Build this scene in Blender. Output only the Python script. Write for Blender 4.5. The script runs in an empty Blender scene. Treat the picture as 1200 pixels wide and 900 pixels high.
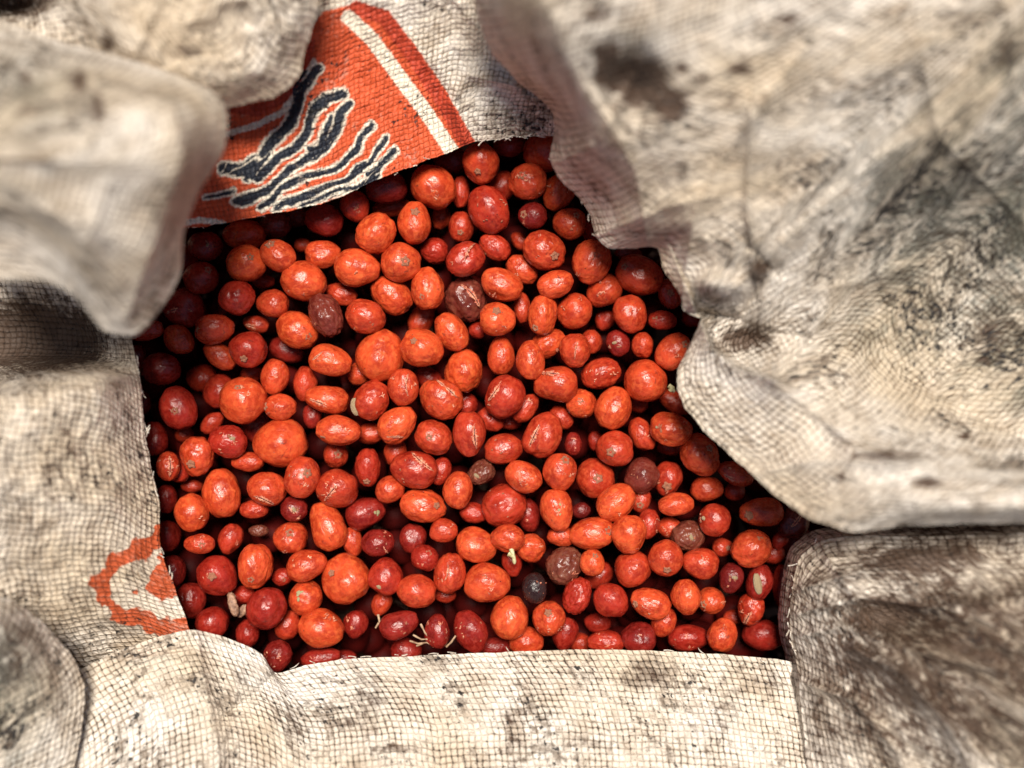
import bpy, bmesh, math, random
import numpy as np
from mathutils import Vector, Matrix

# ------------------------------------------------------------------ camera, world, light, exposure
C = bpy.context.scene.collection
scn = bpy.context.scene
H = 0.50                      # camera height above the top of the fruit (metres)
K = 0.38 / 1200.0             # metres per photograph pixel at that level

cam_d = bpy.data.cameras.new('camera')
cam = bpy.data.objects.new('camera', cam_d); C.objects.link(cam)
cam.location = (0, 0, H)
cam_d.sensor_width = 36.0
cam_d.lens = 36.0 * H / 0.38
cam_d.clip_start = 0.01; cam_d.clip_end = 100
cam_d.dof.use_dof = True
cam_d.dof.focus_distance = H + 0.001
cam_d.dof.aperture_fstop = 3.0
scn.camera = cam

SUN_EL, SUN_AZ = 73.0, 84.0       # azimuth measured counter-clockwise from +X
world = bpy.data.worlds.new('World'); scn.world = world
world.use_nodes = True
wn = world.node_tree.nodes; wl = world.node_tree.links
sky = wn.new('ShaderNodeTexSky'); sky.sky_type = 'NISHITA'; sky.sun_disc = False
sky.sun_elevation = math.radians(SUN_EL)
sky.sun_rotation = math.radians(90 - SUN_AZ)
wn['Background'].inputs['Strength'].default_value = 0.05
wl.new(sky.outputs[0], wn['Background'].inputs['Color'])
sun_d = bpy.data.lights.new('sun', 'SUN'); sun = bpy.data.objects.new('sun', sun_d); C.objects.link(sun)
sun_d.energy = 4.8; sun_d.angle = math.radians(17); sun_d.color = (1.0, 0.92, 0.82)
sd = Vector((math.cos(math.radians(SUN_EL)) * math.cos(math.radians(SUN_AZ)),
             math.cos(math.radians(SUN_EL)) * math.sin(math.radians(SUN_AZ)), math.sin(math.radians(SUN_EL))))
sun.rotation_euler = sd.to_track_quat('Z', 'Y').to_euler()
sun.location = sd * 3
scn.view_settings.view_transform = 'Standard'
scn.view_settings.look = 'None'
scn.view_settings.exposure = 0.42
scn.view_settings.gamma = 1.0

rng = np.random.RandomState(7)
random.seed(5)

def P(X, Y, z):
    s = K * (H - z) / H
    return ((X - 600.0) * s, (450.0 - Y) * s, z)

# ------------------------------------------------------------------ noise
_L = rng.rand(256, 256)
def vnoise(x, y, seed=0):
    x = np.asarray(x) + seed * 17.31; y = np.asarray(y) + seed * 9.77
    xi = np.floor(x).astype(int); yi = np.floor(y).astype(int)
    fx = x - xi; fy = y - yi
    fx = fx * fx * fx * (fx * (fx * 6 - 15) + 10); fy = fy * fy * fy * (fy * (fy * 6 - 15) + 10)
    a = _L[xi % 256, yi % 256]; b = _L[(xi + 1) % 256, yi % 256]
    c = _L[xi % 256, (yi + 1) % 256]; d = _L[(xi + 1) % 256, (yi + 1) % 256]
    return (a * (1 - fx) + b * fx) * (1 - fy) + (c * (1 - fx) + d * fx) * fy
def ridged(x, y, seed=0, octv=3):
    t = 0; a = 1; s = 0
    x, y = x * .81 - y * .59 + seed, x * .59 + y * .81
    for o in range(octv):
        n = vnoise(x, y, seed + o * 3)
        t = t + a * (1 - np.abs(2 * n - 1)); s += a
        x, y = (x * .77 - y * .64) * 2.0 + 3.1, (x * .64 + y * .77) * 2.0 + 1.7; a *= .5
    return t / s
def polydist(X, Y, pts):
    """distance from arrays X,Y to a polyline, and signed side"""
    best = np.full(X.shape, 1e9); side = np.zeros(X.shape)
    for (x0, y0), (x1, y1) in zip(pts[:-1], pts[1:]):
        dx, dy = x1 - x0, y1 - y0
        L2 = dx * dx + dy * dy + 1e-9
        t = np.clip(((X - x0) * dx + (Y - y0) * dy) / L2, 0, 1)
        d = np.hypot(X - x0 - t * dx, Y - y0 - t * dy)
        s = np.sign(dx * (Y - y0) - dy * (X - x0))
        m = d < best
        best = np.where(m, d, best); side = np.where(m, s, side)
    return best, side
def inpoly(X, Y, pts):
    ins = np.zeros(X.shape, bool); n = len(pts)
    for i in range(n):
        x0, y0 = pts[i]; x1, y1 = pts[(i + 1) % n]
        if y0 == y1: continue
        c = ((y0 > Y) != (y1 > Y)) & (X < (x1 - x0) * (Y - y0) / (y1 - y0) + x0)
        ins ^= c
    return ins
def sdpoly(X, Y, pts):
    d, _ = polydist(X, Y, list(pts) + [pts[0]])
    return np.where(inpoly(X, Y, pts), -d, d)

# ------------------------------------------------------------------ node helpers
class NT:
    def __init__(s, name):
        s.m = bpy.data.materials.new(name); s.m.use_nodes = True
        s.t = s.m.node_tree; s.bsdf = s.t.nodes['Principled BSDF']
    def n(s, typ, **kw):
        nd = s.t.nodes.new(typ)
        for k, v in kw.items(): setattr(nd, k, v)
        return nd
    def l(s, a, b): s.t.links.new(a, b)
    def put(s, sock, v):
        if isinstance(v, (int, float)): sock.default_value = v
        elif isinstance(v, tuple): sock.default_value = (*v, 1) if len(v) == 3 and sock.type == 'RGBA' else v
        else: s.l(v, sock)
    def math(s, op, a, b=0.0, c=None, clamp=False):
        nd = s.n('ShaderNodeMath', operation=op, use_clamp=clamp)
        s.put(nd.inputs[0], a); s.put(nd.inputs[1], b)
        if c is not None: s.put(nd.inputs[2], c)
        return nd.outputs[0]
    def mix(s, f, a, b, mode='MIX'):
        nd = s.n('ShaderNodeMix', data_type='RGBA', blend_type=mode)
        s.put(nd.inputs[0], f); s.put(nd.inputs[6], a); s.put(nd.inputs[7], b)
        return nd.outputs[2]
    def fmix(s, f, a, b):
        nd = s.n('ShaderNodeMix', data_type='FLOAT')
        s.put(nd.inputs[0], f); s.put(nd.inputs[2], a); s.put(nd.inputs[3], b)
        return nd.outputs[0]
    def ramp(s, v, lo, hi, a=0.0, b=1.0, smooth=False):
        nd = s.n('ShaderNodeMapRange'); nd.interpolation_type = 'SMOOTHSTEP' if smooth else 'LINEAR'
        s.put(nd.inputs[0], v); nd.inputs[1].default_value = lo; nd.inputs[2].default_value = hi
        nd.inputs[3].default_value = a; nd.inputs[4].default_value = b
        return nd.outputs[0]
    def noise(s, vec, scale, detail=2, rough=.5, dist=0.0):
        nd = s.n('ShaderNodeTexNoise'); s.l(vec, nd.inputs['Vector'])
        nd.inputs['Scale'].default_value = scale; nd.inputs['Detail'].default_value = detail
        nd.inputs['Roughness'].default_value = rough; nd.inputs['Distortion'].default_value = dist
        return nd
    def bump(s, h, strength, dist, prev=None):
        nd = s.n('ShaderNodeBump'); nd.inputs['Strength'].default_value = strength
        nd.inputs['Distance'].default_value = dist; s.put(nd.inputs['Height'], h)
        if prev is not None: s.l(prev, nd.inputs['Normal'])
        return nd.outputs[0]

# ------------------------------------------------------------------ woven plastic cloth
def weave_material(name, tape=0.0023, base=(0.92, 0.85, 0.75), dirt=1.0, printed=None, wear=(.30, .42, .55), deep=.30):
    n = NT(name)
    uv = n.n('ShaderNodeUVMap').outputs[0]
    # every tape wanders a little
    wob = n.noise(uv, 70, 3, .55)
    sub = n.n('ShaderNodeVectorMath', operation='SUBTRACT'); n.l(wob.outputs['Color'], sub.inputs[0]); sub.inputs[1].default_value = (.5, .5, .5)
    sc = n.n('ShaderNodeVectorMath', operation='SCALE'); n.l(sub.outputs[0], sc.inputs[0]); sc.inputs['Scale'].default_value = 0.0016
    wob2 = n.noise(uv, 420, 2, .5)
    sub2 = n.n('ShaderNodeVectorMath', operation='SUBTRACT'); n.l(wob2.outputs['Color'], sub2.inputs[0]); sub2.inputs[1].default_value = (.5, .5, .5)
    sc2 = n.n('ShaderNodeVectorMath', operation='SCALE'); n.l(sub2.outputs[0], sc2.inputs[0]); sc2.inputs['Scale'].default_value = 0.0011
    ad = n.n('ShaderNodeVectorMath', operation='ADD'); n.l(uv, ad.inputs[0]); n.l(sc.outputs[0], ad.inputs[1])
    ad2 = n.n('ShaderNodeVectorMath', operation='ADD'); n.l(ad.outputs[0], ad2.inputs[0]); n.l(sc2.outputs[0], ad2.inputs[1])
    sep = n.n('ShaderNodeSeparateXYZ'); n.l(ad2.outputs[0], sep.inputs[0])
    u = n.math('MULTIPLY', sep.outputs[0], 1 / tape); v = n.math('MULTIPLY', sep.outputs[1], 1 / tape)
    fu = n.math('ABSOLUTE', n.math('MULTIPLY_ADD', n.math('FRACT', u), 2.0, -1.0))
    fv = n.math('ABSOLUTE', n.math('MULTIPLY_ADD', n.math('FRACT', v), 2.0, -1.0))
    par = n.math('FLOORED_MODULO', n.math('ADD', n.math('FLOOR', u), n.math('FLOOR', v)), 2.0)
    hu = n.math('MULTIPLY', n.math('SUBTRACT', 1.0, n.math('POWER', fu, 4.0)), n.math('MULTIPLY_ADD', n.math('POWER', fv, 2.0), -.65, 1.0))
    hv = n.math('MULTIPLY', n.math('SUBTRACT', 1.0, n.math('POWER', fv, 4.0)), n.math('MULTIPLY_ADD', n.math('POWER', fu, 2.0), -.65, 1.0))
    hh = n.fmix(par, hu, hv)
    low = n.math('SUBTRACT', 1.0, hh)               # high in the joints between tapes
    # grime caught between the tapes, patchy
    g1 = n.noise(uv, 55, 4, .62).outputs[0]
    g2 = n.noise(uv, 260, 3, .6).outputs[0]
    g3 = n.noise(uv, 17, 3, .6).outputs[0]
    st = n.n('ShaderNodeAttribute', attribute_name='stain').outputs['Fac']  # holds real stains and painted shade together
    cell = n.n('ShaderNodeCombineXYZ'); n.l(n.math('FLOOR', u), cell.inputs[0]); n.l(n.math('FLOOR', v), cell.inputs[1])
    wnz = n.n('ShaderNodeTexWhiteNoise'); wnz.noise_dimensions = '2D'; n.l(cell.outputs[0], wnz.inputs['Vector'])
    rnd = wnz.outputs['Value']
    g6_ = n.noise(uv, 300, 3, .6).outputs[0]
    lineu = n.ramp(n.math('MULTIPLY_ADD', rnd, .12, fu), .74, .98, 0, 1, True)     # joints along the warp show most
    dots = n.ramp(n.math('MULTIPLY_ADD', rnd, .22, n.math('MULTIPLY', fu, fv)), .58, .92, 0, 1, True)
    web = n.math('MULTIPLY', n.ramp(n.math('MULTIPLY_ADD', rnd, .25, low), .80, 1.10, 0, 1, True), n.ramp(g6_, .38, .62, .0, .85))
    joint = n.math('MAXIMUM', n.math('MAXIMUM', dots, web), n.math('MULTIPLY', n.math('MULTIPLY', lineu, par), n.ramp(g6_, .42, .60)))
    amt = n.ramp(n.math('ADD', g2, n.math('MULTIPLY', g1, .9)), .93, 1.08, 0.0, 1.25)
    dirty = n.math('MULTIPLY', joint, n.math('ADD', amt, n.math('MULTIPLY', st, .5)), clamp=True)
    dirty = n.math('MULTIPLY', dirty, dirt, clamp=True)
    # black specks
    g4 = n.noise(uv, 430, 2, .6).outputs[0]
    g5 = n.noise(uv, 38, 3, .6).outputs[0]
    mi = n.n('ShaderNodeAttribute', attribute_name='shade_mildew').outputs['Fac']
    g4 = n.math('MULTIPLY_ADD', mi, .085, g4)
    speck = n.ramp(n.math('ADD', g4, n.math('MULTIPLY', g5, .75)), 1.04, 1.10, 0, .95)
    tint = n.mix(n.ramp(g3, .38, .62), base, (base[0] * .80, base[1] * .72, base[2] * .60))
    tint = n.mix(n.ramp(g1, .50, .70, 0, .5), tint, (.44, .34, .23))
    tint = n.mix(n.math('MULTIPLY', n.math('POWER', rnd, 2.0), .35), tint, (.46, .38, .28))
    g6 = n.noise(uv, 290, 4, .66).outputs[0]
    blot = n.ramp(n.math('ADD', g6, n.math('MULTIPLY', g5, .9)), 1.0, 1.14, 0, .8)
    soft = n.math('MULTIPLY', n.ramp(low, .12, .80, 0, .85, True), n.ramp(n.math('ADD', g1, n.math('MULTIPLY', g6_, .7)), 0.78, 0.96, deep, 1.0))
    tint = n.mix(soft, tint, (.30, .20, .12))
    mott = n.ramp(n.noise(uv, 85, 3, .6, .3).outputs[0], .52, .66, 0, .5)
    tint = n.mix(mott, tint, (.34, .25, .165))
    tint = n.mix(blot, tint, (.13, .09, .06))
    tape_r = n.noise(ad.outputs[0], 700, 1, .5).outputs[0]
    tint = n.mix(n.ramp(tape_r, .35, .7, 0, .28), tint, (.50, .43, .35))
    if printed:
        prs = {}
        wig = n.math('MULTIPLY_ADD', n.noise(uv, 700, 3, .6).outputs[0], 6.0, -3.0)
        for key, colr in printed:
            a = n.n('ShaderNodeAttribute', attribute_name=key).outputs['Fac']
            f = n.ramp(n.math('ADD', a, wig), -1.0, 1.0, 1, 0)
            # ink worn off the tapes here and there, uneven
            wn_ = n.noise(uv, 380, 4, .65).outputs[0]
            f2 = n.math('MULTIPLY', f, n.ramp(n.math('MULTIPLY_ADD', g1, .5, n.math('MULTIPLY', wn_, .5)), wear[0], wear[1], wear[2], 1))
            shade = n.mix(n.ramp(g2, .3, .7), colr, tuple(min(1, c * 1.5 + .01) for c in colr))
            tint = n.mix(f2, tint, shade)
    tint = n.mix(n.math('MULTIPLY', mi, n.ramp(n.math('ADD', g1, n.math('MULTIPLY', g6, .8)), .80, 1.0, .30, 1.0)), tint, n.mix(1.0, tint, (.24, .28, .29), 'MULTIPLY'))  # cool grey-green tint: painted shade together with mildew
    tint = n.mix(n.ramp(n.math('MULTIPLY_ADD', g6, 1.5, n.math('MULTIPLY_ADD', g1, .8, st)), 1.50, 1.95, 0, .93), tint, (.075, .04, .024))  # dark brown serves real stains and shade painted into hollows
    col = n.mix(n.math('MULTIPLY', dirty, .88), tint, (.028, .021, .017))
    col = n.mix(speck, col, (.02, .018, .018))
    n.l(col, n.bsdf.inputs['Base Color'])
    n.bsdf.inputs['Roughness'].default_value = .55
    n.bsdf.inputs['Specular IOR Level'].default_value = .3
    wrn = n.noise(uv, 60, 4, .55, .35); wrn.noise_type = 'RIDGED_MULTIFRACTAL'; wr = n.math('MULTIPLY_ADD', n.noise(uv, 150, 4, .6, .6).outputs[0], .8, n.math('MULTIPLY', wrn.outputs[0], .25))
    b = n.bump(wr, .8, .0028)
    b = n.bump(hh, .9, .00055, b)
    fine = n.noise(uv, 1500, 2, .6).outputs[0]
    b = n.bump(fine, .5, .0003, b)
    n.l(b, n.bsdf.inputs['Normal'])
    # thin plastic lets a little light through
    tr = n.n('ShaderNodeBsdfTranslucent'); n.l(col, tr.inputs[0]); n.l(b, tr.inputs['Normal'])
    ms = n.n('ShaderNodeMixShader'); ms.inputs[0].default_value = .12
    n.l(n.bsdf.outputs[0], ms.inputs[1]); n.l(tr.outputs[0], ms.inputs[2])
    n.l(ms.outputs[0], n.t.nodes['Material Output'].inputs[0])
    return n.m

M_CLOTH = weave_material('woven_plastic')
M_CLOTH_B = weave_material('woven_plastic_clean', dirt=1.35, base=(.92, .87, .79), deep=.22)
ORANGE = (.54, .082, .026); RED = (.40, .045, .018); NAVY = (.012, .016, .026); CREAM = (.72, .62, .50)
M_PRINT = weave_material('woven_plastic_printed', printed=[('ink_orange', ORANGE), ('ink_cream', CREAM), ('ink_red', RED), ('ink_stripe', CREAM), ('ink_navy', NAVY)], dirt=.5, tape=.0019, deep=.05)
M_PRINT2 = weave_material('woven_plastic_stripe', printed=[('ink_orange', (.40, .070, .020))], dirt=1.0, wear=(.36, .48, .60), deep=.42)

def resample(pts, n):
    pts = np.array(pts, float)
    d = np.r_[0, np.cumsum(np.hypot(*(pts[1:, :2] - pts[:-1, :2]).T))]
    # catmull-rom on arc length
    t = np.linspace(0, d[-1], n)
    i = np.clip(np.searchsorted(d, t, side='right') - 1, 0, len(pts) - 2)
    f = ((t - d[i]) / (d[i + 1] - d[i] + 1e-9))[:, None]
    p1 = pts[i]; p2 = pts[i + 1]
    p0 = pts[np.maximum(i - 1, 0)]; p3 = pts[np.minimum(i + 2, len(pts) - 1)]
    L = (d[i + 1] - d[i])[:, None]
    L0 = np.maximum(d[i] - d[np.maximum(i - 1, 0)], 1e-6)[:, None]; L3 = np.maximum(d[np.minimum(i + 2, len(pts) - 1)] - d[i + 1], 1e-6)[:, None]
    m1 = (p2 - p0) / (L0 * (i > 0)[:, None] + L) * L * .8
    m2 = (p3 - p1) / (L3 * (i < len(pts) - 2)[:, None] + L) * L * .8
    f2 = f * f; f3 = f2 * f
    return (2 * f3 - 3 * f2 + 1) * p1 + (f3 - 2 * f2 + f) * m1 + (-2 * f3 + 3 * f2) * p2 + (f3 - f2) * m2

TUCK = [(62, -.062), (44, -.034), (22, -.016), (7, -.0058), (1.6, -.0016)]
def sheet(name, rows, nu, nv, mat, parent, seed=0, amp=.006, wl=70, tuck=TUCK, ridges=(), blobs=(), shade_stains=(), shade_mildew=(), prints=None,
          skirt=True, edge_amp=.15, rimjag=1.2, label=None, uvrot=0.0):
    """rows: lists of (X, Y, z cm) from the rim outward; z in centimetres above the fruit"""
    R = [resample(r, nu) for r in rows]
    seglen = [np.hypot(R[i + 1][:, 0] - R[i][:, 0], R[i + 1][:, 1] - R[i][:, 1]).mean() for i in range(len(R) - 1)]
    vt = np.r_[0, np.cumsum(seglen)]
    # row positions: denser next to the rim
    tt = np.linspace(0, 1, nv) ** 1.25 * vt[-1]
    grid = np.zeros((nv, nu, 3))
    Rm = np.array(R)
    for j, t in enumerate(tt):
        i = min(np.searchsorted(vt, t, side='right') - 1, len(R) - 2)
        f = (t - vt[i]) / (vt[i + 1] - vt[i])
        p1, p2 = Rm[i], Rm[i + 1]; L = vt[i + 1] - vt[i]
        m1 = (p2 - Rm[i - 1]) / (vt[i + 1] - vt[i - 1]) * L if i > 0 else (p2 - p1)
        m2 = (Rm[i + 2] - p1) / (vt[i + 2] - vt[i]) * L if i + 2 < len(R) else (p2 - p1)
        grid[j] = (2*f**3 - 3*f**2 + 1) * p1 + (f**3 - 2*f**2 + f) * m1 + (-2*f**3 + 3*f**2) * p2 + (f**3 - f**2) * m2
    X = grid[:, :, 0]; Y = grid[:, :, 1]; Z = grid[:, :, 2] * .01
    # torn, slightly uneven rim
    du = np.arange(nu)[None, :] + 0 * X
    fall = np.exp(-tt / 14.0)[:, None]
    jag = (vnoise(du * .09, 0 * du + 3.3, seed) - .5) * 3 * rimjag + (vnoise(du * .35, 0 * du + 8.3, seed) - .5) * 1.4 * rimjag
    out = Rm[1] - Rm[0]; nrm = np.hypot(out[:, 0], out[:, 1])[:, None] + 1e-6; od = out[:, :2] / nrm
    X = X + fall * jag * od[None, :, 0]; Y = Y + fall * jag * od[None, :, 1]
    fade = edge_amp + (1 - edge_amp) * (1 - np.exp(-tt / 60.0))[:, None]
    w = ridged(X / wl, Y / wl, seed, 3) - .6
    w2 = ridged(X / (wl * .33), Y / (wl * .42), seed + 11, 2) - .6
    w3 = vnoise(X / (wl * 2.2), Y / (wl * 1.8), seed + 20) - .5
    Z = Z + fade * (amp * 1.7 * w + amp * .55 * w2 + amp * 2.0 * w3)
    for pts, hgt, wl_, wr_ in ridges:          # a crest with its own width on each side
        d, s = polydist(X, Y, pts)
        wd = np.where(s > 0, wl_, wr_)
        Z = Z + hgt * np.exp(-(d / wd)) * (d < 6 * wd)
    for (bx, by, rx, ry, dz) in blobs:
        Z = Z + dz * np.exp(-(((X - bx) / rx) ** 2 + ((Y - by) / ry) ** 2))
    ST = np.zeros(X.shape)
    for (bx, by, rx, ry, s) in shade_stains:
        ST = np.maximum(ST, s * np.exp(-(((X - bx) / rx) ** 2 + ((Y - by) / ry) ** 2)))
    MI = np.zeros(X.shape)
    for (bx, by, rx, ry, s) in shade_mildew:
        MI = np.maximum(MI, s * np.exp(-(((X - bx) / rx) ** 2 + ((Y - by) / ry) ** 2) ** 1.5))
    # tuck rows, from deep to the rim
    tr = []
    for off, dz in tuck:
        tr.append((X[0] + off * od[:, 0], Y[0] + off * od[:, 1], Z[0] + dz))
    if skirt:
        ex = []
        for s_, zz in ((1.10, None), (1.22, .02), (1.42, -.15), (1.75, -.345)):
            xx = 600 + (X[-1] - 600) * s_; yy = 450 + (Y[-1] - 450) * s_
            ex.append((xx, yy, Z[-1] * .9 if zz is None else 0 * Z[-1] + zz))
    Xa = np.vstack([t[0][None] for t in tr] + [X] + ([e[0][None] for e in ex] if skirt else []))
    Ya = np.vstack([t[1][None] for t in tr] + [Y] + ([e[1][None] for e in ex] if skirt else []))
    Za = np.vstack([t[2][None] for t in tr] + [Z] + ([e[2][None] for e in ex] if skirt else []))
    s = K * (H - Za) / H
    co = np.stack([(Xa - 600) * s, (450 - Ya) * s, Za], -1)
    nr = co.shape[0]
    dv = np.linalg.norm(co[1:] - co[:-1], axis=2); V = np.vstack([np.zeros((1, nu)), np.cumsum(dv, 0)])
    V = V - V[len(tuck)][None]
    dU = np.linalg.norm(co[:, 1:] - co[:, :-1], axis=2); U = np.hstack([np.zeros((nr, 1)), np.cumsum(dU, 1)])
    Um = U.mean(0)[None]                        # keep the warp parallel but let it spread a little
    U = .8 * Um + .2 * U
    if uvrot:
        c_, s_ = math.cos(uvrot), math.sin(uvrot); U, V = U * c_ - V * s_, U * s_ + V * c_
    me = bpy.data.meshes.new(name)
    nvt = nr * nu
    idx = np.arange(nvt).reshape(nr, nu)
    q = np.stack([idx[:-1, :-1], idx[:-1, 1:], idx[1:, 1:], idx[1:, :-1]], -1).reshape(-1, 4)
    me.vertices.add(nvt); me.vertices.foreach_set('co', co.reshape(-1))
    me.loops.add(q.size); me.loops.foreach_set('vertex_index', q.reshape(-1).astype(np.int32))
    me.polygons.add(len(q)); me.polygons.foreach_set('loop_start', np.arange(0, q.size, 4, dtype=np.int32))
    me.polygons.foreach_set('use_smooth', np.ones(len(q), bool))
    me.update(calc_edges=True)
    uvl = me.uv_layers.new(name='UVMap')
    UV = np.stack([U, V], -1).reshape(-1, 2)[q.reshape(-1)] + seed * .37
    uvl.data.foreach_set('uv', UV.reshape(-1))
    nt, ns = len(tuck), (nr - len(tuck) - X.shape[0])
    STa = np.vstack([np.repeat(ST[:1], nt, 0), ST] + ([np.repeat(ST[-1:], ns, 0)] if ns else []))
    at = me.attributes.new('stain', 'FLOAT', 'POINT'); at.data.foreach_set('value', STa.reshape(-1).astype(np.float32))  # real stains and painted shade in one attribute
    prints = dict(prints or {}); prints['shade_mildew'] = lambda x_, y_: MI
    if prints:
        for key, fn in prints.items():
            val = fn(X, Y)
            va = np.vstack([np.repeat(val[:1], nt, 0), val] + ([np.repeat(val[-1:], ns, 0)] if ns else []))
            at = me.attributes.new(key, 'FLOAT', 'POINT'); at.data.foreach_set('value', va.reshape(-1).astype(np.float32))
    me.materials.append(mat)
    o = bpy.data.objects.new(name, me); C.objects.link(o); o.parent = parent
    if label: o['label'] = label
    return o

# ------------------------------------------------------------------ ground and sack
def soil_material():
    n = NT('soil'); tc = n.n('ShaderNodeTexCoord').outputs['Object']
    a = n.noise(tc, 6, 6, .6).outputs[0]
    n.l(n.mix(a, (.10, .065, .04), (.22, .15, .10)), n.bsdf.inputs['Base Color'])
    n.bsdf.inputs['Roughness'].default_value = .95
    n.l(n.bump(n.noise(tc, 60, 5, .6).outputs[0], .7, .01), n.bsdf.inputs['Normal'])
    return n.m
bm = bmesh.new(); bmesh.ops.create_grid(bm, x_segments=40, y_segments=40, size=12)
for v in bm.verts: v.co.z = -.35 + .0 * v.co.x
me = bpy.data.meshes.new('ground'); bm.to_mesh(me); bm.free(); me.materials.append(soil_material())
g = bpy.data.objects.new('ground', me); C.objects.link(g); g['kind'] = 'structure'

sack = bpy.data.objects.new('woven_sack', None); C.objects.link(sack)
sack.location = (0, 0, 0)
sack['label'] = 'open dirty white woven plastic sack with orange printed band, holding the red coffee cherries'
sack['category'] = 'sack'

# --- printed band at the top
def z4(p): return [(x / 2.5 + 200, y / 2.5) for x, y in p]
STROKES = [([(432,205),(392,255),(368,305),(350,360),(320,395),(290,425),(262,465),(228,520)], 22),
           ([(508,268),(455,288),(428,320),(414,350),(400,390),(368,430),(330,452),(290,484),(255,520)], 19),
           ([(524,302),(492,340),(480,380),(450,424),(418,452),(380,480),(348,503),(318,532),(288,555),(240,578),(192,592)], 17),
           ([(585,365),(562,400),(540,432),(510,468),(470,492),(420,508),(370,532),(330,560),(292,590),(272,604)], 13),
           ([(625,402),(600,440),(580,480),(555,508),(510,535),(450,557),(400,572),(345,595),(310,610)], 13),
           ([(655,437),(632,465),(604,500),(582,520)], 13),
           ([(246,468),(212,496),(180,505),(150,500)], 24),
           ([(182,560),(142,572),(104,578)], 9),
           ([(566,478), (524,522), (470,548), (410,578), (352,603)], 9),
           ([(606,516), (560,540), (500,565), (430,588), (384,606)], 8),
           ([(396,206), (372,250), (356,300)], 7),
           ([(468,345),(452,385),(436,425),(402,440)], 10)]
STROKES = [(z4(p), w / 2.5 * .5 * 1.40) for p, w in STROKES]
def wavy(X, Y):
    return X + 7 * (vnoise(X / 20, Y / 20, 31) - .5) + 1 * (vnoise(X / 6, Y / 6, 33) - .5), Y + 9 * (vnoise(X / 22, Y / 22, 35) - .5) + 1 * (vnoise(X / 6, Y / 6, 37) - .5)
def f_navy(X, Y):
    X, Y = wavy(X, Y)
    r = np.full(X.shape, 1e3)
    for p, w in STROKES:
        d, _ = polydist(X, Y, p); r = np.minimum(r, d - w)
    # threads of bare cloth show as slits along the dark strokes
    r = np.maximum(r, -(np.abs(vnoise((X + Y) * .055, (X - Y) * .004, 4) - .5) * 90 - 1.0))
    return r
def f_cream(X, Y):
    X, Y = wavy(X, Y)
    r = np.full(X.shape, 1e3)
    for p, w in STROKES:
        d, _ = polydist(X, Y, p); r = np.minimum(r, d - w - 2.8)
    return r
ORP = [(190, 300), (215, 262), (240, 100), (300, 118), (340, 100), (356, 45), (378, 14), (418, 4), (455, 12), (490, 58), (522, 105), (560, 172), (560, 200), (400, 260)]
def f_orange(X, Y): return sdpoly(X, Y, ORP)
def f_red(X, Y):
    d, _ = polydist(X, Y, [(418, 10), (450, 20), (484, 66), (514, 112), (550, 172)]); d2, _ = polydist(X, Y, [(240, 118), (300, 130), (335, 112), (356, 85), (362, 50)])
    return np.minimum(d - 8.5, d2 - 7)
def f_stripe(X, Y):
    d, _ = polydist(X, Y, [(408, 20), (436, 46), (468, 90), (498, 130), (530, 178)])
    d2, _ = polydist(X, Y, [(262, 158), (300, 147), (330, 132), (352, 104), (368, 72)])
    d3, _ = polydist(X, Y, [(210, 262), (236, 258), (262, 262)])
    return np.minimum(np.minimum(d - 8.5, d2 - 3.6), d3 - 3.5)
flap_rows = [
    [(140, 290, 3.0), (190, 274, 2.4), (215, 268, 2), (260, 262, 1.7), (320, 250, 1.4), (380, 238, 1.2), (430, 216, 1.1), (480, 196, .9), (530, 176, .8), (555, 166, .8), (600, 161, .8), (645, 159, .9), (690, 165, 1.2)],
    [(120, 230, 3.4), (220, 205, 2.4), (300, 185, 2.0), (380, 165, 1.7), (450, 142, 1.4), (510, 125, 1.3), (570, 130, 1.6), (620, 132, 1.6), (700, 130, 2.2)],
    [(100, 100, 5), (220, 95, 2.8), (320, 80, 2.4), (390, 60, 2.2), (450, 50, 2.2), (510, 60, 2.2), (570, 80, 2.2), (630, 90, 2.6), (720, 80, 3.6)],
    [(80, -90, 5), (300, -60, 4), (420, -50, 3.8), (520, -60, 4), (740, -90, 8)]]
sheet('printed_flap', flap_rows, 420, 260, M_PRINT, sack, seed=1, amp=.0022, wl=60, edge_amp=.25, rimjag=.7,
      ridges=[([(545, 165), (530, 120), (548, 88), (600, 100)], .004, 12, 7), ([(268, 262), (300, 200), (350, 130), (372, 60)], .003, 30, 20)],
      shade_stains=[(622, 140, 30, 16, .35)],
      prints=dict(ink_navy=f_navy, ink_cream=f_cream, ink_orange=f_orange, ink_red=f_red, ink_stripe=f_stripe),
      label='orange printed band with dark wavy strokes and a white stripe')

# --- top left, crumpled and nearer the camera
sheet('sack_fold', [
    [(-90, 120, 4), (0, 120, 4), (60, 115, 4.5), (130, 120, 5), (200, 128, 5.2), (268, 126, 5.2), (320, 114, 5), (350, 90, 5), (362, 46, 5.3), (374, 0, 6), (385, -60, 7)],
    [(-90, 40, 4.5), (0, 40, 4.5), (80, 30, 5.5), (150, 60, 7.2), (220, 80, 7), (290, 70, 6.6), (325, 40, 6.6), (335, -10, 7), (345, -60, 7.5)],
    [(-90, -100, 8), (0, -100, 8), (100, -100, 8.2), (200, -100, 8.4), (300, -100, 8.6)]], 300, 200, M_CLOTH, sack,
    seed=2, amp=.005, wl=80, blobs=[(15, 0, 45, 26, -.025)], shade_stains=[(15, 5, 60, 30, .9), (218, 62, 26, 12, .7), (125, 52, 12, 20, .9), (40, 90, 20, 10, .5)])  # shade of the corner hollow is painted in among the stains

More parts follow.
